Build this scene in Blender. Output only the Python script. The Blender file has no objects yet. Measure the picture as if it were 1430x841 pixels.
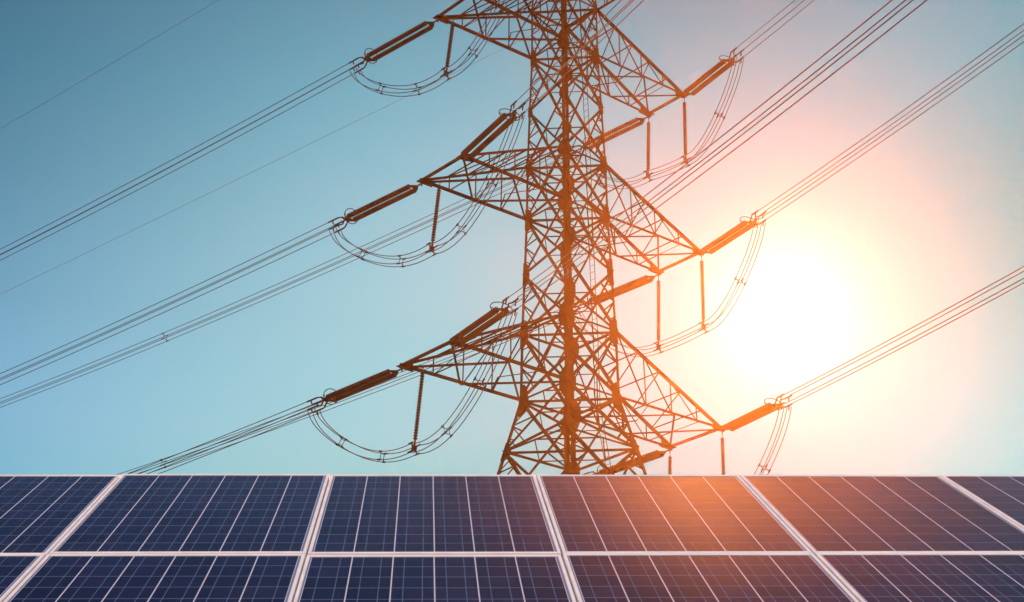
import bpy, bmesh, math, random
import numpy as np
from mathutils import Vector, Matrix

random.seed(7)
SC = bpy.context.scene
COL = SC.collection
EYE = 1.6                                   # camera height above the ground

# ------------------------------------------------------------------ camera
PITCH = 0.42564
cam_d = bpy.data.cameras.new('camera')
cam_d.sensor_width = 36.0
cam_d.lens = 2400.0 / 1430.0 * 36.0
cam_d.clip_start = 0.1
cam_d.clip_end = 4000.0
cam = bpy.data.objects.new('camera', cam_d)
COL.objects.link(cam)
cam.location = (0, 0, EYE)
cam.rotation_euler = (math.pi / 2 + PITCH, 0, 0)
SC.camera = cam

# ------------------------------------------------------------------ light and sky
SUN_EL, SUN_AZ = math.radians(23.61), math.radians(9.83)
SUN = Vector((math.sin(SUN_AZ) * math.cos(SUN_EL), math.cos(SUN_AZ) * math.cos(SUN_EL), math.sin(SUN_EL)))


def direction(el, az):
    el, az = math.radians(el), math.radians(az)
    return Vector((math.sin(az) * math.cos(el), math.cos(az) * math.cos(el), math.sin(el)))


sl = bpy.data.lights.new('sun', 'SUN')
sl.energy = 5.0
sl.angle = math.radians(0.5)
sl.color = (1.0, 0.35, 0.06)
so = bpy.data.objects.new('sun', sl)
COL.objects.link(so)
so.rotation_euler = (-SUN).to_track_quat('-Z', 'Y').to_euler()
so.location = (0, 0, 100)

W = bpy.data.worlds.new('World')
SC.world = W
W.use_nodes = True
nt = W.node_tree
nt.nodes.clear()


class NG:
    """tiny node-graph helper"""

    def __init__(self, tree):
        self.t = tree

    def n(self, kind, **kw):
        nd = self.t.nodes.new(kind)
        for k, v in kw.items():
            setattr(nd, k, v)
        return nd

    def put(self, sock, v):
        if hasattr(v, 'node'):
            self.t.links.new(v, sock)
        else:
            sock.default_value = v

    def m(self, op, a, b=None, c=None, clamp=False):
        nd = self.n('ShaderNodeMath', operation=op, use_clamp=clamp)
        self.put(nd.inputs[0], a)
        if b is not None:
            self.put(nd.inputs[1], b)
        if c is not None:
            self.put(nd.inputs[2], c)
        return nd.outputs[0]

    def dot(self, a, vec):
        nd = self.n('ShaderNodeVectorMath', operation='DOT_PRODUCT')
        self.put(nd.inputs[0], a)
        nd.inputs[1].default_value = vec
        return nd.outputs['Value']

    def scale(self, col, f):
        nd = self.n('ShaderNodeVectorMath', operation='SCALE')
        self.put(nd.inputs[0], col)
        self.put(nd.inputs['Scale'], f)
        return nd.outputs[0]

    def add(self, a, b):
        nd = self.n('ShaderNodeVectorMath', operation='ADD')
        self.put(nd.inputs[0], a)
        self.put(nd.inputs[1], b)
        return nd.outputs[0]

    def mix(self, f, a, b):
        nd = self.n('ShaderNodeMix', data_type='RGBA')
        self.put(nd.inputs[0], f)
        self.put(nd.inputs[6], a)
        self.put(nd.inputs[7], b)
        return nd.outputs[2]

    def ramp(self, f, stops, interp='EASE'):
        nd = self.n('ShaderNodeValToRGB')
        cr = nd.color_ramp
        cr.interpolation = interp
        while len(cr.elements) < len(stops):
            cr.elements.new(0.5)
        for e, (p, c) in zip(cr.elements, stops):
            e.position = p
            e.color = (*c, 1) if len(c) == 3 else c
        self.put(nd.inputs[0], f)
        return nd.outputs[0]

    def smooth(self, v, a, b):
        nd = self.n('ShaderNodeMapRange', interpolation_type='SMOOTHSTEP')
        self.put(nd.inputs[0], v)
        nd.inputs[1].default_value = a
        nd.inputs[2].default_value = b
        return nd.outputs[0]


g = NG(nt)
N = g.n('ShaderNodeTexCoord').outputs['Generated']
sep = g.n('ShaderNodeSeparateXYZ')
nt.links.new(N, sep.inputs[0])
elev = sep.outputs['Z']


def lobe(vec, width_deg, power=2.0):
    """bell of the angle to a direction of the sky"""
    c = g.m('MINIMUM', g.dot(N, vec), 1.0)
    a = g.m('ARCCOSINE', g.m('MAXIMUM', c, -1.0))
    q = g.m('POWER', g.m('DIVIDE', a, math.radians(width_deg)), power)
    return g.m('EXPONENT', g.m('MULTIPLY', q, -1.0))


# air that gets deeper and bluer with height
base = g.ramp(elev, [
    (0.00, (0.16, 0.22, 0.24)),
    (0.28, (0.0, 0.096, 0.110)),
    (0.34, (0.040, 0.058, 0.092)),
    (0.40, (0.005, 0.006, 0.010)),
    (0.46, (0.004, 0.016, 0.018)),
    (0.52, (0.004, 0.056, 0.090)),
    (0.59, (0.036, 0.083, 0.148)),
    (0.645, (0.038, 0.070, 0.180)),
    (0.70, (0.014, 0.028, 0.090)),
    (1.00, (0.16, 0.18, 0.24)),
], 'LINEAR')
nz = g.n('ShaderNodeTexNoise')
nz.inputs['Scale'].default_value = 5.0
nz.inputs['Detail'].default_value = 3.0
nt.links.new(N, nz.inputs['Vector'])
base = g.scale(base, g.m('MULTIPLY_ADD', nz.outputs[0], 0.10, 0.95))
total = base
# aureole of the low sun, and its core
total = g.add(total, g.scale((0.0, 0.359, 0.473), lobe(SUN, 17.0, 2.0)))
total = g.add(total, g.scale((0.04, 0.19, 0.15), lobe(SUN, 4.8, 2.0)))
total = g.add(total, g.scale((0.9, 0.88, 0.84), lobe(SUN, 1.8, 1.4)))
# paler and bluer airs of a hazy sky
for el_, az_, wd_, col_ in ((15, -8, 12, (0.172, 0.176, 0.0)), (25, -4, 9, (0.0946, 0.2245, 0.3068)), (20, -18, 11, (0.0603, 0.2625, 0.4854)),
                            (17.5, 17.5, 6.5, (0.138, 0.2597, 0.2264)), (33, 20, 8, (0.0, 0.062, 0.085)), (24, 18, 7, (0.0, 0.09, 0.06))):
    total = g.add(total, g.scale(col_, lobe(direction(el_, az_), wd_, 2.0)))
# orange glow added to the unseen sky, for the panels to reflect
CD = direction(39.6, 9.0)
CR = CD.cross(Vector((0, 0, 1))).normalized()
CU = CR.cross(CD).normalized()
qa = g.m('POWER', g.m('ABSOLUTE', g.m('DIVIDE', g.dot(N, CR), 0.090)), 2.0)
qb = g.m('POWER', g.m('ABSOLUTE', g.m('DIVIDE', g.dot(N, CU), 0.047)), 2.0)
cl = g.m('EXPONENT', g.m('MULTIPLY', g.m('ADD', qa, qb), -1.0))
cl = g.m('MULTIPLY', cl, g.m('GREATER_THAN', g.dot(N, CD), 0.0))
nc = g.n('ShaderNodeTexNoise')                  # uneven strength of the glow
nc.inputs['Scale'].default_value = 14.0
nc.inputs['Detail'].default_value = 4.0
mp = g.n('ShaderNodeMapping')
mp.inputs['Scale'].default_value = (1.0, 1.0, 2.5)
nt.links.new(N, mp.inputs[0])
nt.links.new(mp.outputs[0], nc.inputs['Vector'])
glow_noise = g.m('MULTIPLY_ADD', nc.outputs[0], 1.6, 0.25)
total = g.scale(total, g.m('MULTIPLY_ADD', g.m('POWER', cl, 0.4), -0.85, 1.0))   # blue is cut where the added glow sits
total = g.add(total, g.scale((2.45, 0.56, 0.11), g.m('MULTIPLY', cl, glow_noise)))
total = g.add(total, g.scale((1.2, 0.46, 0.08), lobe(direction(38.7, 8.6), 2.2, 2.0)))   # golden hot spot added inside the glow
# fill light added to the unseen sky behind the viewer, for the frames
total = g.add(total, g.scale((1.65, 1.48, 1.48), g.smooth(g.dot(N, Vector((0, -0.80, 0.60))), 0.12, 0.75)))
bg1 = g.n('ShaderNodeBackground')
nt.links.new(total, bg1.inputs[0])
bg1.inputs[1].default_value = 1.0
sky = g.n('ShaderNodeTexSky', sky_type='NISHITA')
sky.sun_disc = False
sky.sun_elevation = SUN_EL
sky.sun_rotation = SUN_AZ
sky.dust_density = 0.6
bg2 = g.n('ShaderNodeBackground')
nt.links.new(g.scale(sky.outputs[0], 0.045), bg2.inputs[0])
bg2.inputs[1].default_value = 0.05
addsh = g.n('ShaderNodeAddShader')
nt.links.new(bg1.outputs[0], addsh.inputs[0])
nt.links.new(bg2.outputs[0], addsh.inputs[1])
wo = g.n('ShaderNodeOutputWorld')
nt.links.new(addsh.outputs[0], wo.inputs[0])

SC.view_settings.view_transform = 'Standard'
SC.view_settings.look = 'None'
SC.view_settings.exposure = 0.0
SC.view_settings.gamma = 1.0
SC.view_settings.use_curve_mapping = False
SC.cycles.max_bounces = 6
SC.cycles.use_denoising = True
SC.cycles.sample_clamp_indirect = 4.0

# ------------------------------------------------------------------ materials


def material(name):
    m = bpy.data.materials.new(name)
    m.use_nodes = True
    return m, NG(m.node_tree), m.node_tree.nodes['Principled BSDF']


def plain(name, dark, light, rough, scale, metallic=0.0, spec=0.5):
    m, q, b = material(name)
    tc = q.n('ShaderNodeTexCoord')
    z = q.n('ShaderNodeTexNoise')
    z.inputs['Scale'].default_value = scale
    z.inputs['Detail'].default_value = 6
    q.put(z.inputs['Vector'], tc.outputs['Object'])
    q.put(b.inputs['Base Color'], q.ramp(z.outputs[0], [(0.3, dark), (0.7, light)]))
    q.put(b.inputs['Roughness'], q.m('MULTIPLY_ADD', z.outputs[0], 0.2, rough - 0.1))
    b.inputs['Metallic'].default_value = metallic
    b.inputs['Specular IOR Level'].default_value = spec
    return m


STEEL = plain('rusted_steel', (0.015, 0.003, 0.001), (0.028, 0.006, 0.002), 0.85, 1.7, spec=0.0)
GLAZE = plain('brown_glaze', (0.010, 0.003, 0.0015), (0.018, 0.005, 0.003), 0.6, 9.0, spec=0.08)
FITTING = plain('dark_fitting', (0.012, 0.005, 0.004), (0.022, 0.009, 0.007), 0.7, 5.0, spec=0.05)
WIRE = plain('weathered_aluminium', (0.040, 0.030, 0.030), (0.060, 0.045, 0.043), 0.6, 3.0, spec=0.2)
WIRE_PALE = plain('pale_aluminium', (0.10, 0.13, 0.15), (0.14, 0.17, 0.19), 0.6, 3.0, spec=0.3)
FRAME = plain('anodised_frame', (0.66, 0.58, 0.57), (0.78, 0.69, 0.68), 0.45, 6.0, spec=0.4)
GALV = plain('galvanised_steel', (0.22, 0.23, 0.24), (0.34, 0.35, 0.36), 0.5, 14.0, metallic=0.6)
CONCRETE = plain('concrete', (0.26, 0.25, 0.23), (0.38, 0.37, 0.34), 0.9, 3.0)
BOX = plain('black_plastic', (0.02, 0.02, 0.02), (0.03, 0.03, 0.03), 0.5, 8.0)

# dry grass
GROUND, q, b = material('dry_grass')
tc = q.n('ShaderNodeTexCoord')
z1 = q.n('ShaderNodeTexNoise')
z1.inputs['Scale'].default_value = 0.08
z1.inputs['Detail'].default_value = 12
q.put(z1.inputs['Vector'], tc.outputs['Object'])
z2 = q.n('ShaderNodeTexNoise')
z2.inputs['Scale'].default_value = 9.0
z2.inputs['Detail'].default_value = 8
q.put(z2.inputs['Vector'], tc.outputs['Object'])
q.put(b.inputs['Base Color'], q.ramp(q.m('MULTIPLY_ADD', z2.outputs[0], 0.5, q.m('MULTIPLY', z1.outputs[0], 0.5)),
                                     [(0.35, (0.045, 0.06, 0.02)), (0.5, (0.09, 0.095, 0.035)), (0.65, (0.17, 0.13, 0.07))]))
b.inputs['Roughness'].default_value = 0.95

# polycrystalline cells under glass; x runs across the panel, y up its slope (metres)
CELL = 0.160
CX0, CY0 = 0.020, 0.025
CELLS, q, b = material('cells_under_glass')
tc = q.n('ShaderNodeTexCoord')
sx = q.n('ShaderNodeSeparateXYZ')
q.put(sx.inputs[0], tc.outputs['Object'])
fx = q.m('DIVIDE', q.m('SUBTRACT', sx.outputs[0], CX0), CELL)
fy = q.m('DIVIDE', q.m('SUBTRACT', sx.outputs[1], CY0), CELL)
rx, ry = q.m('FRACT', q.m('ADD', fx, 10.0)), q.m('FRACT', q.m('ADD', fy, 10.0))


def near(v, at, half):       # 1 within half (in cells) of a line
    return q.m('LESS_THAN', q.m('ABSOLUTE', q.m('SUBTRACT', v, at)), half)


def edge(v, half):
    return q.m('LESS_THAN', q.m('SUBTRACT', 0.5, q.m('ABSOLUTE', q.m('SUBTRACT', v, 0.5))), half)


oi = q.n('ShaderNodeObjectInfo')
idx = q.n('ShaderNodeCombineXYZ')
q.put(idx.inputs[0], q.m('FLOOR', fx))
q.put(idx.inputs[1], q.m('FLOOR', fy))
q.put(idx.inputs[2], q.m('MULTIPLY', oi.outputs['Random'], 91.0))
wn = q.n('ShaderNodeTexWhiteNoise')
q.put(wn.inputs[0], idx.outputs[0])
vo = q.n('ShaderNodeTexVoronoi')
vo.inputs['Scale'].default_value = 55.0
q.put(vo.inputs['Vector'], q.add(tc.outputs['Object'], idx.outputs[0]))
vs = q.n('ShaderNodeSeparateXYZ')
q.put(vs.inputs[0], vo.outputs['Color'])
tone = q.m('MULTIPLY_ADD', vs.outputs[0], 0.4, q.m('MULTIPLY', wn.outputs['Value'], 0.6))
cellc = q.ramp(tone, [(0.0, (0.002, 0.003, 0.014)), (1.0, (0.008, 0.010, 0.044))], 'LINEAR')
bus = q.m('MAXIMUM', near(rx, 0.28, 0.011), near(rx, 0.72, 0.011))
c1 = q.mix(q.m('MULTIPLY', bus, 0.55), cellc, (0.12, 0.155, 0.26, 1))
rowl = edge(ry, 0.013)
c2 = q.mix(q.m('MULTIPLY', rowl, 0.9), c1, (0.16, 0.20, 0.30, 1))
coll = edge(rx, 0.015)
outx = q.m('MAXIMUM', q.m('LESS_THAN', fx, 0.0), q.m('GREATER_THAN', fx, 6.0))
c3 = q.mix(coll, c2, (0.56, 0.50, 0.58, 1))
c3 = q.mix(outx, c3, (0.16, 0.18, 0.26, 1))
du = q.n('ShaderNodeTexNoise')
du.inputs['Scale'].default_value = 2.3
du.inputs['Detail'].default_value = 8
du.inputs['Roughness'].default_value = 0.7
q.put(du.inputs['Vector'], q.add(tc.outputs['Object'], q.scale((13.1, 7.7, 3.3), oi.outputs['Random'])))
low = q.m('EXPONENT', q.m('MULTIPLY', q.m('SUBTRACT', sx.outputs[1], 0.02), -22.0))
dirt = q.m('ADD', q.m('MULTIPLY', q.smooth(du.outputs[0], 0.48, 0.75), 0.05), q.m('MULTIPLY', low, q.m('MULTIPLY', du.outputs[0], 0.35)), clamp=True)
c3 = q.mix(dirt, c3, (0.15, 0.125, 0.115, 1))
q.put(b.inputs['Base Color'], c3)
dn = q.n('ShaderNodeTexNoise')
dn.inputs['Scale'].default_value = 3.0
dn.inputs['Detail'].default_value = 5
q.put(dn.inputs['Vector'], q.add(tc.outputs['Object'], idx.outputs[0]))
q.put(b.inputs['Roughness'], q.m('MULTIPLY_ADD', dn.outputs[0], 0.08, 0.07))
b.inputs['IOR'].default_value = 1.27

# ------------------------------------------------------------------ mesh helpers


def V(*a):
    return Vector(a)


class MB:
    """collects bars, tubes, plates and turned shapes; build() links them as one mesh object"""

    def __init__(self):
        self.v, self.f = [], []

    def add(self, vs, fs):
        o = len(self.v)
        self.v += [tuple(x) for x in vs]
        self.f += [tuple(o + i for i in f) for f in fs]

    def prism(self, ring, p, q, a, b2):
        """extrude a closed outline (list of (u, v) in axes a, b2) from p to q"""
        n = len(ring)
        vs = [p + a * u + b2 * w for u, w in ring] + [q + a * u + b2 * w for u, w in ring]
        fs = [(i, (i + 1) % n, n + (i + 1) % n, n + i) for i in range(n)]
        fs += [tuple(range(n - 1, -1, -1)), tuple(range(n, 2 * n))]
        self.add(vs, fs)

    def angle(self, p, q, w, n1, t=None):
        """an L-profile bar: one flange lies against normal n1, the other stands on it"""
        p, q = Vector(p), Vector(q)
        d = (q - p)
        if d.length < 1e-6:
            return
        d.normalize()
        n1 = Vector(n1)
        n1 = n1 - d * n1.dot(d)
        if n1.length < 1e-4:
            n1 = d.orthogonal()
        n1.normalize()
        s = d.cross(n1)
        t = t or w * 0.16
        h = w / 2
        self.prism([(-h, 0), (h, 0), (h, -t), (-h + t, -t), (-h + t, -w), (-h, -w)], p, q, s, n1)

    def leg_bar(self, p, q, w, out):
        """corner leg: an L whose two flanges follow the two faces that meet at direction out"""
        p, q = Vector(p), Vector(q)
        d = (q - p).normalized()
        a = (out[0] - d * out[0].dot(d)).normalized()
        c = (out[1] - d * out[1].dot(d)).normalized()
        t = w * 0.14
        self.prism([(0, 0), (-w, 0), (-w, -t), (-t, -t), (-t, -w), (0, -w)], p, q, a, c)

    def box(self, c, ax, ay, az):
        c = Vector(c)
        vs = [c + ax * i + ay * j + az * k for i in (-1, 1) for j in (-1, 1) for k in (-1, 1)]
        self.add(vs, [(0, 1, 3, 2), (4, 6, 7, 5), (0, 4, 5, 1), (2, 3, 7, 6), (0, 2, 6, 4), (1, 5, 7, 3)])

    def plate(self, pts, n, t):
        n = Vector(n).normalized() * (t / 2)
        k = len(pts)
        vs = [Vector(p) - n for p in pts] + [Vector(p) + n for p in pts]
        fs = [(i, (i + 1) % k, k + (i + 1) % k, k + i) for i in range(k)]
        fs += [tuple(range(k - 1, -1, -1)), tuple(range(k, 2 * k))]
        self.add(vs, fs)

    def tube(self, pts, r, sides=6, closed=False):
        pts = [Vector(p) for p in pts]
        n = len(pts)
        rad = r if isinstance(r, (list, tuple)) else [r] * n
        up = None
        vs, fs = [], []
        for i, p in enumerate(pts):
            if closed:
                d = pts[(i + 1) % n] - pts[i - 1]
            else:
                d = pts[min(i + 1, n - 1)] - pts[max(i - 1, 0)]
            d.normalize()
            if up is None:
                up = d.orthogonal().normalized()
            up = (up - d * up.dot(d)).normalized()
            w = d.cross(up)
            for k in range(sides):
                a = 2 * math.pi * k / sides
                vs.append(p + (up * math.cos(a) + w * math.sin(a)) * rad[i])
        m = n if closed else n - 1
        for i in range(m):
            for k in range(sides):
                a, b2 = i * sides + k, i * sides + (k + 1) % sides
                c, d2 = ((i + 1) % n) * sides + (k + 1) % sides, ((i + 1) % n) * sides + k
                fs.append((a, b2, c, d2))
        if not closed:
            fs += [tuple(range(sides - 1, -1, -1)), tuple(range((n - 1) * sides, n * sides))]
        self.add(vs, fs)

    def build(self, name, mat, parent=None, smooth=False):
        me = bpy.data.meshes.new(name)
        me.from_pydata(self.v, [], self.f)
        bm = bmesh.new()
        bm.from_mesh(me)
        bmesh.ops.recalc_face_normals(bm, faces=bm.faces)
        bm.to_mesh(me)
        bm.free()
        if smooth:
            me.shade_smooth()
        me.materials.append(mat)
        o = bpy.data.objects.new(name, me)
        COL.objects.link(o)
        if parent is not None:
            o.parent = parent
        return o


def thing(name, label, cat, loc=(0, 0, 0), group=None):
    o = bpy.data.objects.new(name, None)
    o.empty_display_size = 0.2
    COL.objects.link(o)
    o.location = loc
    tag(o, label, cat, group)
    return o


def tag(o, label, cat, group=None):
    o['label'] = label
    o['category'] = cat
    if group:
        o['group'] = group


def copy_tree(o, parent=None):
    c = o.copy()
    COL.objects.link(c)
    c.parent = parent
    for ch in [x for x in COL.objects if x.parent is o]:
        copy_tree(ch, c)
    return c


# ------------------------------------------------------------------ ground
# one sheet, laid out along the power line: BD runs along the left span, BN away from the viewer
gm = MB()
BD = V(math.cos(math.radians(144.116)), math.sin(math.radians(144.116)), 0)
BN = V(BD.y, -BD.x, 0)
GFAR, GNEAR, GSIDE = 84.0, -700.0, 900.0
n = 24
vs = [BD * (-GSIDE + 2 * GSIDE * i / n) + BN * (GNEAR + (GFAR - GNEAR) * j / n) for j in range(n + 1) for i in range(n + 1)]
gm.add(vs, [(j * (n + 1) + i, j * (n + 1) + i + 1, (j + 1) * (n + 1) + i + 1, (j + 1) * (n + 1) + i) for j in range(n) for i in range(n)])
ground = gm.build('ground', GROUND)
ground['kind'] = 'structure'

# ------------------------------------------------------------------ the lattice tower
TX, TY, PSI = 2.797, 77.686, 0.70031
AX = V(-math.cos(PSI), -math.sin(PSI), 0)       # along the arms, to the near-left side
LX = V(math.sin(PSI), -math.cos(PSI), 0)        # along the line, to the near-right side
T0 = V(TX, TY, EYE)
UP = V(0, 0, 1)
LEV = {  # height above the eye, half width of the body
    'pk': (55.6, 1.12), 'tu': (52.38, 1.25), 'tl': (49.40, 1.262), 'm1': (46.16, 1.36), 'mu': (42.85, 1.45), 'ml': (39.82, 1.49),
    'm2': (36.72, 1.575), 'lu': (33.49, 1.67), 'll': (30.00, 1.72), 'b1': (27.40, 2.27), 'b2': (23.0, 3.20),
    'b3': (16.9, 4.49), 'b4': (9.2, 6.12), 'b5': (-EYE + 0.3, 8.36)}
ORDER = ['pk', 'tu', 'tl', 'm1', 'mu', 'ml', 'm2', 'lu', 'll', 'b1', 'b2', 'b3', 'b4', 'b5']
CORN = [(1, -1), (1, 1), (-1, 1), (-1, -1)]     # left, front, right, rear
ARM = {'t': (7.43, 7.55, 1.40), 'm': (8.03, 8.07, 1.615), 'l': (8.72, 8.66, 1.86)}


def node(lv, c):
    z, s = LEV[lv]
    return T0 + AX * (c[0] * s) + LX * (c[1] * s) + UP * z


def tip(n_, a, l):
    ap, am, w = ARM[n_]
    return T0 + AX * (ap if a > 0 else -am) + LX * (l * w) + UP * LEV[n_ + 'l'][0]


def inset(c, k=0.012):
    return AX * (c[0] * k) + LX * (c[1] * k)


tower = thing('lattice_tower', 'rust brown steel lattice transmission tower with six cross arms rising behind the solar panels',
              'transmission tower', (TX, TY, 0))
TOFF = V(TX, TY, 0)


def tb(mb, name, mat, parent=tower):
    """build a tower part in the tower's own coordinates"""
    mb.v = [tuple(Vector(x) - TOFF) for x in mb.v]
    return mb.build(name, mat, parent)


FACES = [(0, 1), (1, 2), (2, 3), (3, 0)]


def face_out(i):
    a, b_ = CORN[FACES[i][0]], CORN[FACES[i][1]]
    return (AX * (a[0] + b_[0]) + LX * (a[1] + b_[1])).normalized()


LEGW = {'pk': .10, 'tu': .11, 'tl': .12, 'm1': .125, 'mu': .135, 'ml': .14, 'm2': .145, 'lu': .155, 'll': .17, 'b1': .18, 'b2': .20, 'b3': .22, 'b4': .24}
DIAW = {'pk': .075, 'tu': .095, 'tl': .11, 'm1': .11, 'mu': .11, 'ml': .115, 'm2': .12, 'lu': .13, 'll': .13, 'b1': .14, 'b2': .15, 'b3': .16, 'b4': .17}
GUS = {'tu': (.20, .24), 'tl': (.36, .42), 'm1': (.24, .30), 'mu': (.36, .40), 'ml': (.38, .50), 'm2': (.30, .62), 'lu': (.42, .56), 'll': (.46, .72), 'b1': (.34, .45),
       'b2': (.34, .45), 'b3': (.34, .4), 'b4': (.34, .4)}

for ci, c in enumerate(CORN):                   # the four legs, each with its gusset plates and its footing
    mb = MB()
    for hi, lo in zip(ORDER, ORDER[1:]):
        mb.leg_bar(node(lo, c), node(hi, c), LEGW[hi], (AX * c[0], LX * c[1]))
        # splice cover a bit outside the leg
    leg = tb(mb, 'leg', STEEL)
    for lv, (gw, gh) in GUS.items():
        k = ORDER.index(lv)
        p = node(lv, c)
        d = (node(ORDER[k - 1], c) - node(ORDER[k + 1], c)).normalized()
        for inward, outn in ((-AX * c[0], LX * c[1]), (-LX * c[1], AX * c[0])):
            o = p + outn * 0.016
            w2, h2 = gw * 1.12 * random.uniform(.92, 1.08), gh * 1.1 * random.uniform(.92, 1.08)
            pts = [o - d * h2 - inward * 0.02, o - d * h2 + inward * w2 * .45, o - d * h2 * .35 + inward * w2 * 1.1, o + d * h2 * .35 + inward * w2 * 1.1,
                   o + d * h2 + inward * w2 * .45, o + d * h2 - inward * 0.02]
            gp = MB()
            gp.plate(pts, outn, 0.02)
            tb(gp, 'gusset_plate', STEEL, leg)
    ft = MB()
    z, s = LEV['b5']
    cpt = V(TX, TY, 0) + AX * c[0] * s + LX * c[1] * s
    ft.box(cpt + UP * 0.15, AX * .55, LX * .55, UP * .15)
    tb(ft, 'footing', CONCRETE)


def mids(a, b_, t):
    return a.lerp(b_, t)


for fi, (i, j) in enumerate(FACES):             # lattice of the four faces of the body
    mb = MB()
    ca, cb = CORN[i], CORN[j]
    out = face_out(fi)
    for k, (hi, lo) in enumerate(zip(ORDER, ORDER[1:])):
        la, lb, ha, hb = node(lo, ca), node(lo, cb), node(hi, ca), node(hi, cb)
        w = DIAW[hi]
        mb.angle(la, hb, w, out)
        mb.angle(lb - out * .03, ha - out * .03, w, -out)
        # crossing point
        wl, wh = (lb - la).length, (hb - ha).length
        t = wl / (wl + wh)
        M = mids(la, hb, t)
        sw = w * .58
        for (l0, h0, d0, d1) in ((la, ha, hb, lb), (lb, hb, ha, la)):
            lm = mids(l0, h0, .5)
            q1 = mids(l0, d0, t * .52)
            q2 = mids(h0, d1, (1 - t) * .52)
            mb.angle(lm, q1, sw, out)
            mb.angle(lm, q2, sw, out)
            if hi != 'pk':
                mb.angle(mids(l0, h0, .25), mids(l0, d0, t * .30), sw * .85, out)
                mb.angle(mids(l0, h0, .75), mids(h0, d1, (1 - t) * .30), sw * .85, out)
        if hi in ('b1', 'b2', 'b3', 'b4'):
            lmid = mids(la, lb, .5)
            mb.angle(mids(la, hb, t * .5), lmid, sw, out)
            mb.angle(mids(lb, ha, t * .5), lmid, sw, out)
    for lv in ('pk', 'tu', 'tl', 'mu', 'ml', 'lu', 'll', 'b1', 'b2', 'b3', 'b4'):
        mb.angle(node(lv, ca), node(lv, cb), .10, out)
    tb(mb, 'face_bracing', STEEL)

for lv in ('tu', 'tl', 'mu', 'ml', 'lu', 'll', 'b1', 'b2'):   # plan bracing
    mb = MB()
    mb.angle(node(lv, CORN[0]), node(lv, CORN[2]), .10, UP)
    mb.angle(node(lv, CORN[1]) - UP * .1, node(lv, CORN[3]) - UP * .1, .09, UP)
    m4 = [mids(node(lv, CORN[i]), node(lv, CORN[(i + 1) % 4]), .5) for i in range(4)]
    for i in range(4):
        mb.angle(m4[i] + UP * .05, m4[(i + 1) % 4] + UP * .05, .06, UP)
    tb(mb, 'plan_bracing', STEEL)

for hi, lo in zip(ORDER[1:9], ORDER[2:10]):     # thin diamonds that tie the crossings of the four faces together
    mb = MB()
    ms = []
    for i, j in FACES:
        la, lb, ha, hb = node(lo, CORN[i]), node(lo, CORN[j]), node(hi, CORN[i]), node(hi, CORN[j])
        ms.append(la.lerp(hb, (lb - la).length / ((lb - la).length + (hb - ha).length)))
    for i in range(4):
        mb.angle(ms[i], ms[(i + 1) % 4], .05, UP)
    tb(mb, 'plan_bracing', STEEL)

# climbing ladder up the middle of the far-right face
mb = MB()
lad = []
for lv in ORDER[1:]:
    p = mids(node(lv, CORN[2]), node(lv, CORN[3]), .5) - AX * 0.12
    lad.append(p)
for s in (-.17, .17):
    for p, q_ in zip(lad, lad[1:]):
        mb.tube([p + LX * s, q_ + LX * s], 0.02, 5)
for p, q_ in zip(lad, lad[1:]):
    nr = max(1, int((q_ - p).length / .35))
    for i in range(nr):
        r_ = p.lerp(q_, (i + .5) / nr)
        mb.tube([r_ - LX * .17, r_ + LX * .17], 0.011, 4)
tb(mb, 'ladder', STEEL)

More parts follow.
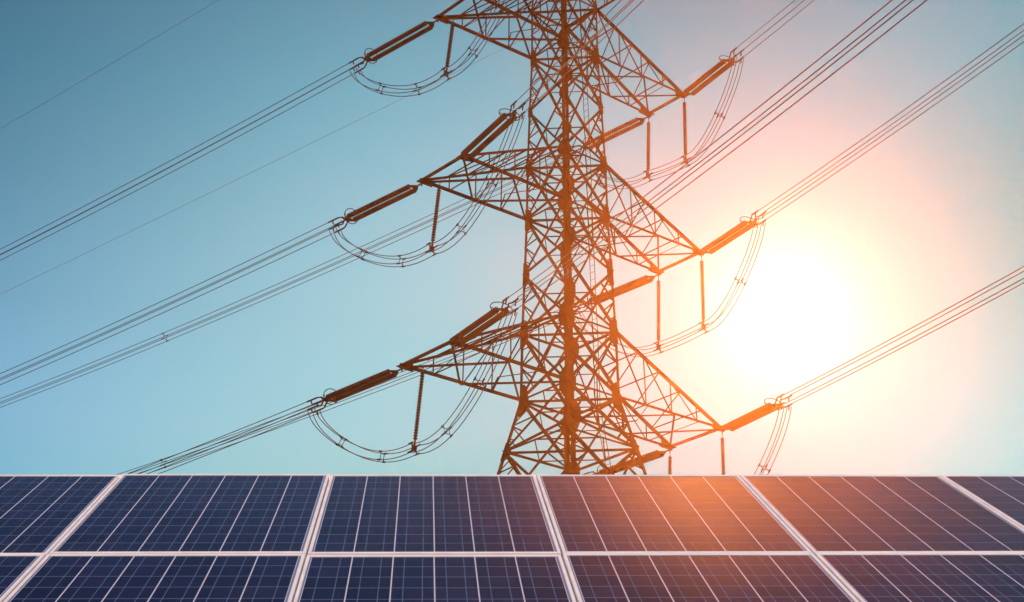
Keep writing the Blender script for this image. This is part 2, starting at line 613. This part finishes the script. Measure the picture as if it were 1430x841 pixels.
for n_ in 'tml':                                # the six cross arms
    for a in (1, -1):
        roots_l = {l: node(n_ + 'l', (a, l)) for l in (-1, 1)}
        roots_u = {l: node(n_ + 'u', (a, l)) for l in (-1, 1)}
        tp = {l: tip(n_, a, l) for l in (-1, 1)}
        arm = None
        br = MB()
        for l in (-1, 1):
            ch = MB()
            ch.angle(tp[l], roots_l[l], .13, -UP)
            ch.angle(tp[l] + UP * .06, roots_u[l], .135, LX * l)
            if arm is None:
                arm = tb(ch, 'cross_arm', STEEL)
                first = ch
            else:
                tb(ch, 'chord', STEEL, arm)
            # side lattice between lower and upper chord
            ts = (.25, .5, .75)
            lows = [tp[l].lerp(roots_l[l], t) for t in ts]
            ups = [tp[l].lerp(roots_u[l], t) for t in ts]
            for k in range(3):
                br.angle(lows[k], ups[k], .045, LX * l)
            br.angle(lows[1], ups[2], .05, LX * l)
            br.angle(lows[0], ups[1], .04, LX * l)
            br.angle(lows[2], roots_u[l], .055, LX * l)
        br.angle(tp[-1], tp[1], .12, -UP)
        mid = {l: tp[l].lerp(roots_l[l], .48) for l in (-1, 1)}
        for l in (-1, 1):
            br.angle(tp[l], mid[-l], .09, UP)
            br.angle(mid[l], roots_l[-l], .085, UP)
        q3 = {l: tp[l].lerp(roots_l[l], .74) for l in (-1, 1)}
        q1 = {l: tp[l].lerp(roots_l[l], .24) for l in (-1, 1)}
        um = {l: [tp[l].lerp(roots_u[l], t) for t in (.2, .4, .6, .8, 1.0)] for l in (-1, 1)}
        for k in range(4):                      # zigzag between the upper chords
            br.angle(um[-1][k], um[1][k], .05, UP)
            br.angle(um[-1][k], um[1][k + 1], .045, UP)
        for l in (-1, 1):
            br.angle(q3[l], tp[-l].lerp(roots_l[-l], .60).lerp(tp[l].lerp(roots_l[l], .60), .5), .045, UP)
            br.angle(q1[l], tp[-1].lerp(tp[1], .5).lerp(roots_l[-1].lerp(roots_l[1], .5), .24), .045, UP)
        tb(br, 'arm_bracing', STEEL, arm)
        for l in (-1, 1):                       # gusset plates at the two tips
            gp = MB()
            p = tp[l]
            d1 = (roots_l[l] - p).normalized()
            d2 = (tp[-l] - p).normalized()
            gp.plate([p - d1 * .22 - d2 * .16, p - d1 * .20 + d2 * .30, p + d1 * .35 + d2 * .25, p + d1 * .70 + d2 * .02, p + d1 * .66 - d2 * .14], UP, .03)
            gp.plate([p - d1 * .18 - UP * .12, p + d1 * .62 - UP * .12, p + d1 * .62 + UP * .28, p - d1 * .12 + UP * .14], LX, .025)
            gp.tube([p - UP * .25, p + UP * .05], .035, 6)
            tb(gp, 'tip_plate', STEEL, arm)

PEAK = {1: T0 + AX * 8.0 + UP * 58.2, -1: T0 - AX * 7.5 + UP * 58.3}
for a in (1, -1):                               # earth wire arms at the very top
    mb = MB()
    p = PEAK[a]
    for l in (-1, 1):
        mb.angle(p, node('pk', (a, l)), .10, UP)
        mb.angle(p, node('tu', (a, l)), .10, UP)
        for t in (.3, .6, .85):
            mb.angle(p.lerp(node('pk', (a, l)), t), p.lerp(node('tu', (a, l)), t), .05, LX)
        mb.angle(p.lerp(node('pk', (a, l)), .55), p.lerp(node('tu', (a, l)), .85), .05, LX)
    for t in (.3, .6, .85):
        mb.angle(p.lerp(node('pk', (a, 1)), t), p.lerp(node('pk', (a, -1)), t), .05, UP)
    tb(mb, 'earth_wire_arm', STEEL)

# ------------------------------------------------------------------ insulators
TH_L, TH_R = math.radians(144.116), math.radians(-67.617)
SPAN = {  # slope at the tower, curvature, string length, per (arm, side, line side)
    ('t', 1, -1): (.139, .00082, 3.95), ('m', 1, -1): (.122, .00082, 4.0), ('l', 1, -1): (.116, .00082, 3.85),
    ('t', -1, -1): (.133, .00082, 3.6), ('m', -1, -1): (.114, .00082, 3.8), ('l', -1, -1): (.112, .00082, 3.7),
    ('t', -1, 1): (.132, .0009, 4.4), ('m', -1, 1): (.108, .0009, 4.5), ('l', -1, 1): (.091, .0009, 4.6),
    ('t', 1, 1): (.150, .0009, 5.2), ('m', 1, 1): (.151, .0009, 5.3), ('l', 1, 1): (.136, .0009, 5.4)}
BUN = 0.21                                      # half the spacing of the four conductors


def discs(mb, p, q_, rmax, pitch, sides=14):
    """a string of ribbed insulator discs from p to q_"""
    d = q_ - p
    ln = d.length
    d.normalize()
    n2 = max(3, int(ln / pitch))
    st = ln / n2
    pts, rs = [p], [.045]
    for i in range(n2):
        o = i * st
        for t, r in ((.05, rmax * .60), (.22, rmax * .62), (.40, rmax * .93), (.55, rmax), (.68, rmax), (.78, rmax * .72), (.92, rmax * .60)):
            pts.append(p + d * (o + t * st))
            rs.append(r)
    pts.append(q_)
    rs.append(.045)
    mb.tube(pts, rs, sides)


def ring(mb, c, u, w, ru, rw, r):
    mb.tube([c + u * (ru * math.cos(2 * math.pi * k / 28)) + w * (rw * math.sin(2 * math.pi * k / 28)) for k in range(28)], r, 6, True)


X, Y, Z = V(1, 0, 0), V(0, 1, 0), V(0, 0, 1)


def tension_insulator(length, label):
    """double tension string: x runs away from the tower, z up"""
    r = thing('tension_insulator', label, 'insulator', (0, 0, 0), 'double tension insulators at the ends of the cross arms')
    e = .55 + length
    mb = MB()
    mb.tube([X * 0, X * .18, X * .34], [.035, .045, .03], 8)
    mb.plate([X * .26 - Y * .05, X * .26 + Y * .05, X * .50 + Y * .30, X * .57 + Y * .30, X * .57 - Y * .30, X * .50 - Y * .30], Z, .035)
    mb.build('shackle_yoke', FITTING, r)
    for s in (-1, 1):
        mb = MB()
        discs(mb, X * .55 + Y * (.225 * s), X * e + Y * (.225 * s), .138, .13)
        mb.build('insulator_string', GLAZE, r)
    mb = MB()
    mb.plate([X * e - Y * .30, X * e + Y * .30, X * (e + .08) + Y * .30, X * (e + .34) + Y * .12, X * (e + .34) - Y * .12, X * (e + .08) - Y * .30], Z, .035)
    for s in (-1, 1):
        mb.plate([X * (e + .24) + Y * (s * .12) + Z * .02, X * (e + .42) + Y * (s * .12) + Z * .24, X * (e + .52) + Y * (s * .12) + Z * .22,
                  X * (e + .34) + Y * (s * .12), X * (e + .52) + Y * (s * .12) - Z * .22, X * (e + .42) + Y * (s * .12) - Z * .24], Y, .03)
    mb.build('line_yoke', FITTING, r)
    mb = MB()
    u = (Z + X * -.5).normalized()
    ring(mb, X * (e - .05) + Z * .10, u, Y, .36, .50, .022)
    mb.tube([X * (e + .05) + Y * .3, X * (e - .05) + Y * .50 + Z * .10], .018, 5)
    mb.tube([X * (e + .05) - Y * .3, X * (e - .05) - Y * .50 + Z * .10], .018, 5)
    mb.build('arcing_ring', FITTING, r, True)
    for sy in (-1, 1):
        for sz in (-1, 1):
            mb = MB()
            a = X * (e + .44) + Y * (sy * .12) + Z * (sz * .21)
            mb.tube([a, X * (e + .62) + Y * (sy * BUN) + Z * (sz * BUN), X * (e + .66) + Y * (sy * BUN) + Z * (sz * BUN),
                     X * (e + 1.25) + Y * (sy * BUN) + Z * (sz * BUN), X * (e + 1.30) + Y * (sy * BUN) + Z * (sz * BUN)], [.03, .035, .042, .042, .022], 7)
            # jumper terminal bent downwards
            b0 = X * (e + 1.02) + Y * (sy * BUN) + Z * (sz * BUN)
            mb.tube([b0, b0 - Z * .06 - X * .02, b0 - Z * .24 - X * .06], [.04, .036, .03], 6)
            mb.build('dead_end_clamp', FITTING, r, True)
    return r


def span_point(key, t):
    n_, a, l = key
    m, c, ln = SPAN[key]
    th = TH_L if l < 0 else TH_R
    return tip(n_, a, l) - UP * .12 + V(math.cos(th), math.sin(th), 0) * t + UP * (-m * t + c * t * t)


ARMN = {'t': 'top', 'm': 'middle', 'l': 'lowest'}
WHICH = {  # how each one reads in the photo
    (1, -1): 'at the outer tip of the {} left arm, reaching down left',
    (1, 1): 'on the back corner of the {} left arm, reaching up right',
    (-1, -1): 'hung under the {} right arm, reaching left behind the tower legs',
    (-1, 1): 'at the outer tip of the {} right arm, reaching up right'}
for key in SPAN:
    n_, a, l = key
    m, c, ln = SPAN[key]
    o = tension_insulator(ln, 'brown double insulator ' + WHICH[(a, l)].format(ARMN[n_]))
    p0, p1 = span_point(key, 0), span_point(key, ln + 1.5)
    d = (p1 - p0).normalized()
    s = UP.cross(d).normalized()
    u = d.cross(s)
    M = Matrix(((d.x, s.x, u.x), (d.y, s.y, u.y), (d.z, s.z, u.z))).to_4x4()
    M.translation = p0
    o.matrix_world = M

# ------------------------------------------------------------------ conductors


def frame_of(pts, i):
    d = (pts[min(i + 1, len(pts) - 1)] - pts[max(i - 1, 0)]).normalized()
    s = UP.cross(d)
    if s.length < 1e-3:
        s = V(1, 0, 0)
    s.normalize()
    return d, s, d.cross(s)


def spacer(mb, c, d, s, u, h, r=.020):
    """square spacer frame with a clamp on each of the four conductors"""
    k = [c + s * (sy * h) + u * (sz * h) for sy, sz in ((-1, -1), (1, -1), (1, 1), (-1, 1))]
    q4 = [c + (x - c) * .62 for x in k]
    mb.tube(q4, r, 5, True)
    for x, y in zip(k, q4):
        mb.tube([y, x], r * 1.2, 5)
        mb.tube([x - d * .09, x + d * .09], r * 2.0, 6)


def bundle(name, label, cat, group, pts, h, r, spots, smooth=True, roll=0.0):
    origin = pts[0].copy()
    root = thing(name, label, cat, origin, group)
    fr = [frame_of(pts, i) for i in range(len(pts))]
    cr_, sr_ = math.cos(roll), math.sin(roll)
    fr = [(d, s * cr_ + u * sr_, u * cr_ - s * sr_) for d, s, u in fr]
    for sy, sz in ((-1, -1), (1, -1), (1, 1), (-1, 1)):
        mb = MB()
        hh = h if not callable(h) else None
        mb.tube([p - origin + fr[i][1] * (sy * h) + fr[i][2] * (sz * h) for i, p in enumerate(pts)], r, 6)
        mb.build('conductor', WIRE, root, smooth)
    for i in spots:
        mb = MB()
        d, s, u = fr[i]
        spacer(mb, pts[i] - origin, d, s, u, h)
        mb.build('spacer', FITTING, root)
    return root


LINE = {
    ('t', 1, -1): 'four parallel wires running down left from the top left arm tip',
    ('m', 1, -1): 'four parallel wires running down left from the middle left arm tip',
    ('l', 1, -1): 'four parallel wires running down left from the lowest left arm to the panels',
    ('t', -1, -1): 'four wires with a spacer passing behind the middle left jumper loop to the left edge',
    ('m', -1, -1): 'four wires crossing behind the lowest left arm and ending with a spacer above the panels',
    ('l', -1, -1): 'four wires running low behind the panels from the lowest right arm',
    ('t', -1, 1): 'four short wires running up right from the top right arm tip',
    ('m', -1, 1): 'four wires running from the middle right arm tip to the right edge above the sun',
    ('l', -1, 1): 'four wires running from the lowest right arm tip to the right edge below the sun',
    ('l', 1, 1): 'four wires crossing behind the tower from the lowest left arm up to the top edge',
    ('m', 1, 1): 'four wires crossing the tower from the middle left arm up to the top edge',
    ('t', 1, 1): 'four wires rising from the back corner of the top left arm'}
SPACER_T = {('t', -1, -1): 38.2, ('m', -1, -1): 37.8}
for key, label in LINE.items():
    ln = SPAN[key][2]
    tmax = 150.0 if key[2] < 0 else 115.0
    ts = list(np.concatenate([np.linspace(ln + 1.75, 20, 10), np.linspace(22, tmax, 64)]))
    spots = []
    for tt in ([SPACER_T[key]] if key in SPACER_T else []):
        spots.append(int(np.argmin([abs(x - tt) for x in ts])))
    for i in spots:
        ts[i] = SPACER_T[key]
    bundle('conductor_bundle', label, 'power line', 'conductor bundles strung from the cross arms', [span_point(key, t) for t in ts], BUN, 0.0215, spots,
           roll=math.radians(11) if key in (('m', -1, 1), ('l', -1, 1), ('l', 1, 1)) else 0.0)

# thin earth wires from the peaks, running away to the left
for a, c1, c2, label in ((1, -.128, .00032, 'single thin wire crossing the upper left corner of the sky'),
                         (-1, -.0941, .000107, 'single faint wire running left between the top and middle arms')):
    pts = [PEAK[a] + V(math.cos(TH_L), math.sin(TH_L), 0) * t + UP * (c1 * t + c2 * t * t) for t in np.linspace(0, 150, 60)]
    mb = MB()
    mb.tube([p - pts[0] for p in pts], .012, 5)
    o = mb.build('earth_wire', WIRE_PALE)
    o.location = pts[0]
    tag(o, label, 'power line', 'earth wires strung from the tower peaks')

# ------------------------------------------------------------------ hanging insulators and jumper loops


def hanging_insulator(p, q_, label):
    r = thing('hanging_insulator', label, 'insulator', p, 'hanging insulators that hold the jumper loops')
    e = q_ - p
    ln = e.length
    d = e.normalized()
    mb = MB()
    mb.tube([V(0, 0, 0), d * .30], .022, 6)
    mb.build('hanger_link', FITTING, r)
    mb = MB()
    discs(mb, d * .28, d * (ln - .42), .105, .135, 12)
    mb.build('insulator_string', GLAZE, r)
    mb = MB()
    s = d.cross(LX).normalized()
    f = d.cross(s).normalized()
    c = d * ln
    mb.tube([d * (ln - .42), c], .05, 6)
    for sy in (-1, 1):
        for sz in (-1, 1):
            mb.tube([c, c + s * (sy * BUN) + d * (sz * BUN)], .035, 5)
            mb.tube([c + s * (sy * BUN) + d * (sz * BUN) - LX * .15, c + s * (sy * BUN) + d * (sz * BUN) + LX * .15], .042, 6)
    mb.plate([c + s * .14 - d * .16, c + s * .14 + d * .14, c - s * .14 + d * .14, c - s * .14 - d * .16], f, .04)
    mb.build('clamp_bracket', FITTING, r)
    return q_


def sagged(p, q_, sag, n2=22, e0=1.0, e1=1.0):
    o = []
    for k in range(n2 + 1):
        u = .5 - .5 * math.cos(math.pi * k / n2)
        o.append(p.lerp(q_, u) - UP * (sag * max(0.0, 4 * u * (1 - u)) ** (e0 + (e1 - e0) * u) if 0 < u < 1 else 0))
    return o


def smooth_path(pts, k=3):
    for _ in range(k):
        pts = [pts[0]] + [(pts[i - 1] + pts[i] * 2 + pts[i + 1]) / 4 for i in range(1, len(pts) - 1)] + [pts[-1]]
    return pts


def near_index(pts, u):
    ln = [0]
    for a, b_ in zip(pts, pts[1:]):
        ln.append(ln[-1] + (b_ - a).length)
    return int(np.argmin([abs(x - u * ln[-1]) for x in ln]))


DROP_L = {'t': 3.3, 'm': 3.65, 'l': 4.0}
DROP_R = {'t': (3.9, 4.15), 'm': (4.4, 4.3), 'l': (4.45, 4.4)}
for n_ in 'tml':
    nm = ARMN[n_]
    # left arm: one string holds the loop
    ap, am, w = ARM[n_]
    z, s_ = LEV[n_ + 'l']
    mid1 = tip(n_, 1, 1).lerp(node(n_ + 'l', (1, 1)), .48)
    top = tip(n_, 1, -1).lerp(mid1, .2) - UP * .05
    bot = top + V(-.33, 0, -DROP_L[n_])
    hanging_insulator(top, bot, 'long brown insulator hanging from the {} left arm onto its jumper loop'.format(nm))
    cl = span_point((n_, 1, -1), SPAN[(n_, 1, -1)][2] + 1.55) - UP * .25
    cr = span_point((n_, 1, 1), SPAN[(n_, 1, 1)][2] + 1.55) - UP * .25
    pts = sagged(cl, bot, 1.2, 22, .5, 1.0) + sagged(bot, cr, 1.6, 22, 1.0, .8)[1:]
    pts = smooth_path(pts, 7)
    bundle('jumper_loop', 'sagging loop of four jumper wires under the {} left arm'.format(nm), 'jumper cable', 'jumper loops under the cross arms',
           pts, .20, 0.0215, [near_index(pts, u) for u in (.16, .30, .60, .80)])
    # right arm: a string under each corner
    b1 = tip(n_, -1, -1) - UP * .2
    b2 = tip(n_, -1, 1) - UP * .2
    d1, d2 = DROP_R[n_]
    q1 = b1 + V(-.15, 0, -d1 + .2)
    q2 = b2 + V(-.08, 0, -d2 + .2)
    hanging_insulator(b1, q1, 'brown insulator hanging from the inner corner of the {} right arm, nearer the tower'.format(nm))
    hanging_insulator(b2, q2, 'brown insulator hanging from the outer tip of the {} right arm'.format(nm))
    cl = span_point((n_, -1, -1), SPAN[(n_, -1, -1)][2] + 1.55) - UP * .25
    cr = span_point((n_, -1, 1), SPAN[(n_, -1, 1)][2] + 1.55) - UP * .25
    pts = sagged(cl, q1, 1.1, 22, .6, 1.0) + sagged(q1, q2, .12, 8)[1:] + sagged(q2, cr, 1.25, 22, 1.0, .5)[1:]
    pts = smooth_path(pts, 7)
    bundle('jumper_loop', 'sagging loop of four jumper wires under the {} right arm'.format(nm), 'jumper cable', 'jumper loops under the cross arms',
           pts, .20, 0.0215, [near_index(pts, u) for u in (.18, .80)])

# ------------------------------------------------------------------ the solar array
PO = V(0.1165, 8.0734, 2.7198 + EYE)             # top corner between the third and fourth column
R_ = V(0.99872, 0.0482, 0.0150).normalized()    # along the rows
S_ = V(-0.0490, 0.86985, 0.49085)               # up the slope
S_ = (S_ - R_ * S_.dot(R_)).normalized()
N_ = R_.cross(S_)
PW, PH, GX, GY = 1.003, 1.650, 0.007, 0.015
FS, FE, FT = 0.014, 0.023, 0.035                # side rail, end rail, depth

cs = MB()
cs.add([(FS - .002, FE - .002, -.004), (PW - FS + .002, FE - .002, -.004), (PW - FS + .002, PH - FE + .002, -.004), (FS - .002, PH - FE + .002, -.004)], [(0, 1, 2, 3)])
cs.add([(FS - .002, FE - .002, -.010), (PW - FS + .002, FE - .002, -.010), (PW - FS + .002, PH - FE + .002, -.010), (FS - .002, PH - FE + .002, -.010)], [(3, 2, 1, 0)])


def bevelled(mb, x0, x1, y0, y1, z0, z1, b_=.002):
    vs = [(x0, y0, z0), (x1, y0, z0), (x1, y1, z0), (x0, y1, z0), (x0, y0, z1 - b_), (x1, y0, z1 - b_), (x1, y1, z1 - b_), (x0, y1, z1 - b_),
          (x0 + b_, y0 + b_, z1), (x1 - b_, y0 + b_, z1), (x1 - b_, y1 - b_, z1), (x0 + b_, y1 - b_, z1)]
    fs = [(3, 2, 1, 0), (0, 1, 5, 4), (1, 2, 6, 5), (2, 3, 7, 6), (3, 0, 4, 7), (4, 5, 9, 8), (5, 6, 10, 9), (6, 7, 11, 10), (7, 4, 8, 11), (8, 9, 10, 11)]
    mb.add(vs, fs)


fm = MB()
bevelled(fm, 0, FS, 0, PH, -FT, 0)
bevelled(fm, PW - FS, PW, 0, PH, -FT, 0)
bevelled(fm, FS, PW - FS, 0, FE, -FT, -.0006)
bevelled(fm, FS, PW - FS, PH - FE, PH, -FT, -.0006)
jb = MB()
jb.box((PW / 2, PH - .20, -.024), V(.06, 0, 0), V(0, .045, 0), V(0, 0, .0135))

proto = thing('solar_panel', '', 'solar panel', (0, 0, 0), 'framed solar panels of the array')
cs.build('cell_sheet', CELLS, proto)
fm.build('frame', FRAME, proto)
jb.build('junction_box', BOX, proto)
RM = Matrix(((R_.x, S_.x, N_.x), (R_.y, S_.y, N_.y), (R_.z, S_.z, N_.z))).to_4x4()
COLS = {-3: 'cut off by the left edge', -2: 'second from the left edge', -1: 'third from the left edge', 0: 'third from the right edge, under the tower',
        1: 'second from the right edge, below the sun', 2: 'cut off by the right edge'}
COLS2 = {-3: 'at the lower left corner', -2: 'second from the left edge', -1: 'in the middle', 0: 'second from the right edge', 1: 'at the lower right corner',
         2: 'outside the right edge'}
first = True
for row in (0, 1):
    for ci in range(-3, 3):
        o = proto if first else copy_tree(proto)
        first = False
        jit = random.uniform(-.0035, .0035)
        p = PO + R_ * (ci * (PW + GX) + GX / 2) - S_ * (row * (PH + GY) + PH) + N_ * jit + R_ * random.uniform(-.0015, .0015) + S_ * random.uniform(-.0025, .0025)
        M = RM.copy()
        M.translation = p
        o.matrix_world = M
        o['label'] = ('upper row solar panel ' + COLS[ci]) if row == 0 else ('lower row solar panel ' + COLS2[ci])

rack = thing('mounting_rack', 'galvanised steel rack of rails and posts under the solar panels', 'rack', (PO.x, PO.y, 0))
RO = V(PO.x, PO.y, 0)
for dn in (.35, 1.30, 2.02, 2.97):
    mb = MB()
    a = PO + R_ * (-3 * 1.01 - .05) - S_ * dn - N_ * (FT + .0245) - RO
    b_ = PO + R_ * (3 * 1.01 + .05) - S_ * dn - N_ * (FT + .0245) - RO
    mb.box((a + b_) / 2, (b_ - a) / 2, S_ * .02, N_ * .0225)
    mb.build('rail', GALV, rack)
for ci in (-2.5, 0, 2.5):
    mb = MB()
    a = PO + R_ * (ci * 1.01) - S_ * .1 - N_ * (FT + .09) - RO
    b_ = PO + R_ * (ci * 1.01) - S_ * 3.2 - N_ * (FT + .09) - RO
    mb.box((a + b_) / 2, R_ * .03, (b_ - a) / 2, N_ * .04)
    mb.build('rafter', GALV, rack)
    for dn in (.7, 2.6):
        p = PO + R_ * (ci * 1.01) - S_ * dn - N_ * (FT + .13) - RO
        mb = MB()
        mb.box(V(p.x, p.y, p.z / 2), V(.045, 0, 0), V(0, .045, 0), V(0, 0, p.z / 2))
        mb.build('post', GALV, rack)

# ------------------------------------------------------------------ the air
hz = MB()
z0, z1 = -1.0, EYE + 59.5
cor = [BD * i + BN * j for i, j in ((-GSIDE - 4, GNEAR - 4), (GSIDE + 4, GNEAR - 4), (GSIDE + 4, GFAR + 1), (-GSIDE - 4, GFAR + 1))]
hz.add([p + UP * z0 for p in cor] + [p + UP * z1 for p in cor], [(3, 2, 1, 0), (4, 5, 6, 7), (0, 1, 5, 4), (1, 2, 6, 5), (2, 3, 7, 6), (3, 0, 4, 7)])
hm = bpy.data.materials.new('orange_haze')
hm.use_nodes = True
hm.node_tree.nodes.clear()
pv = hm.node_tree.nodes.new('ShaderNodeVolumePrincipled')
pv.inputs['Color'].default_value = (1.0, 0.56, 0.34, 1)  # tinted orange to stand in for the sun's glare over the tower
pv.inputs['Density'].default_value = 0.00034
pv.inputs['Anisotropy'].default_value = 0.895
mo = hm.node_tree.nodes.new('ShaderNodeOutputMaterial')
hm.node_tree.links.new(pv.outputs[0], mo.inputs['Volume'])
haze = hz.build('haze', hm)
haze['kind'] = 'stuff'
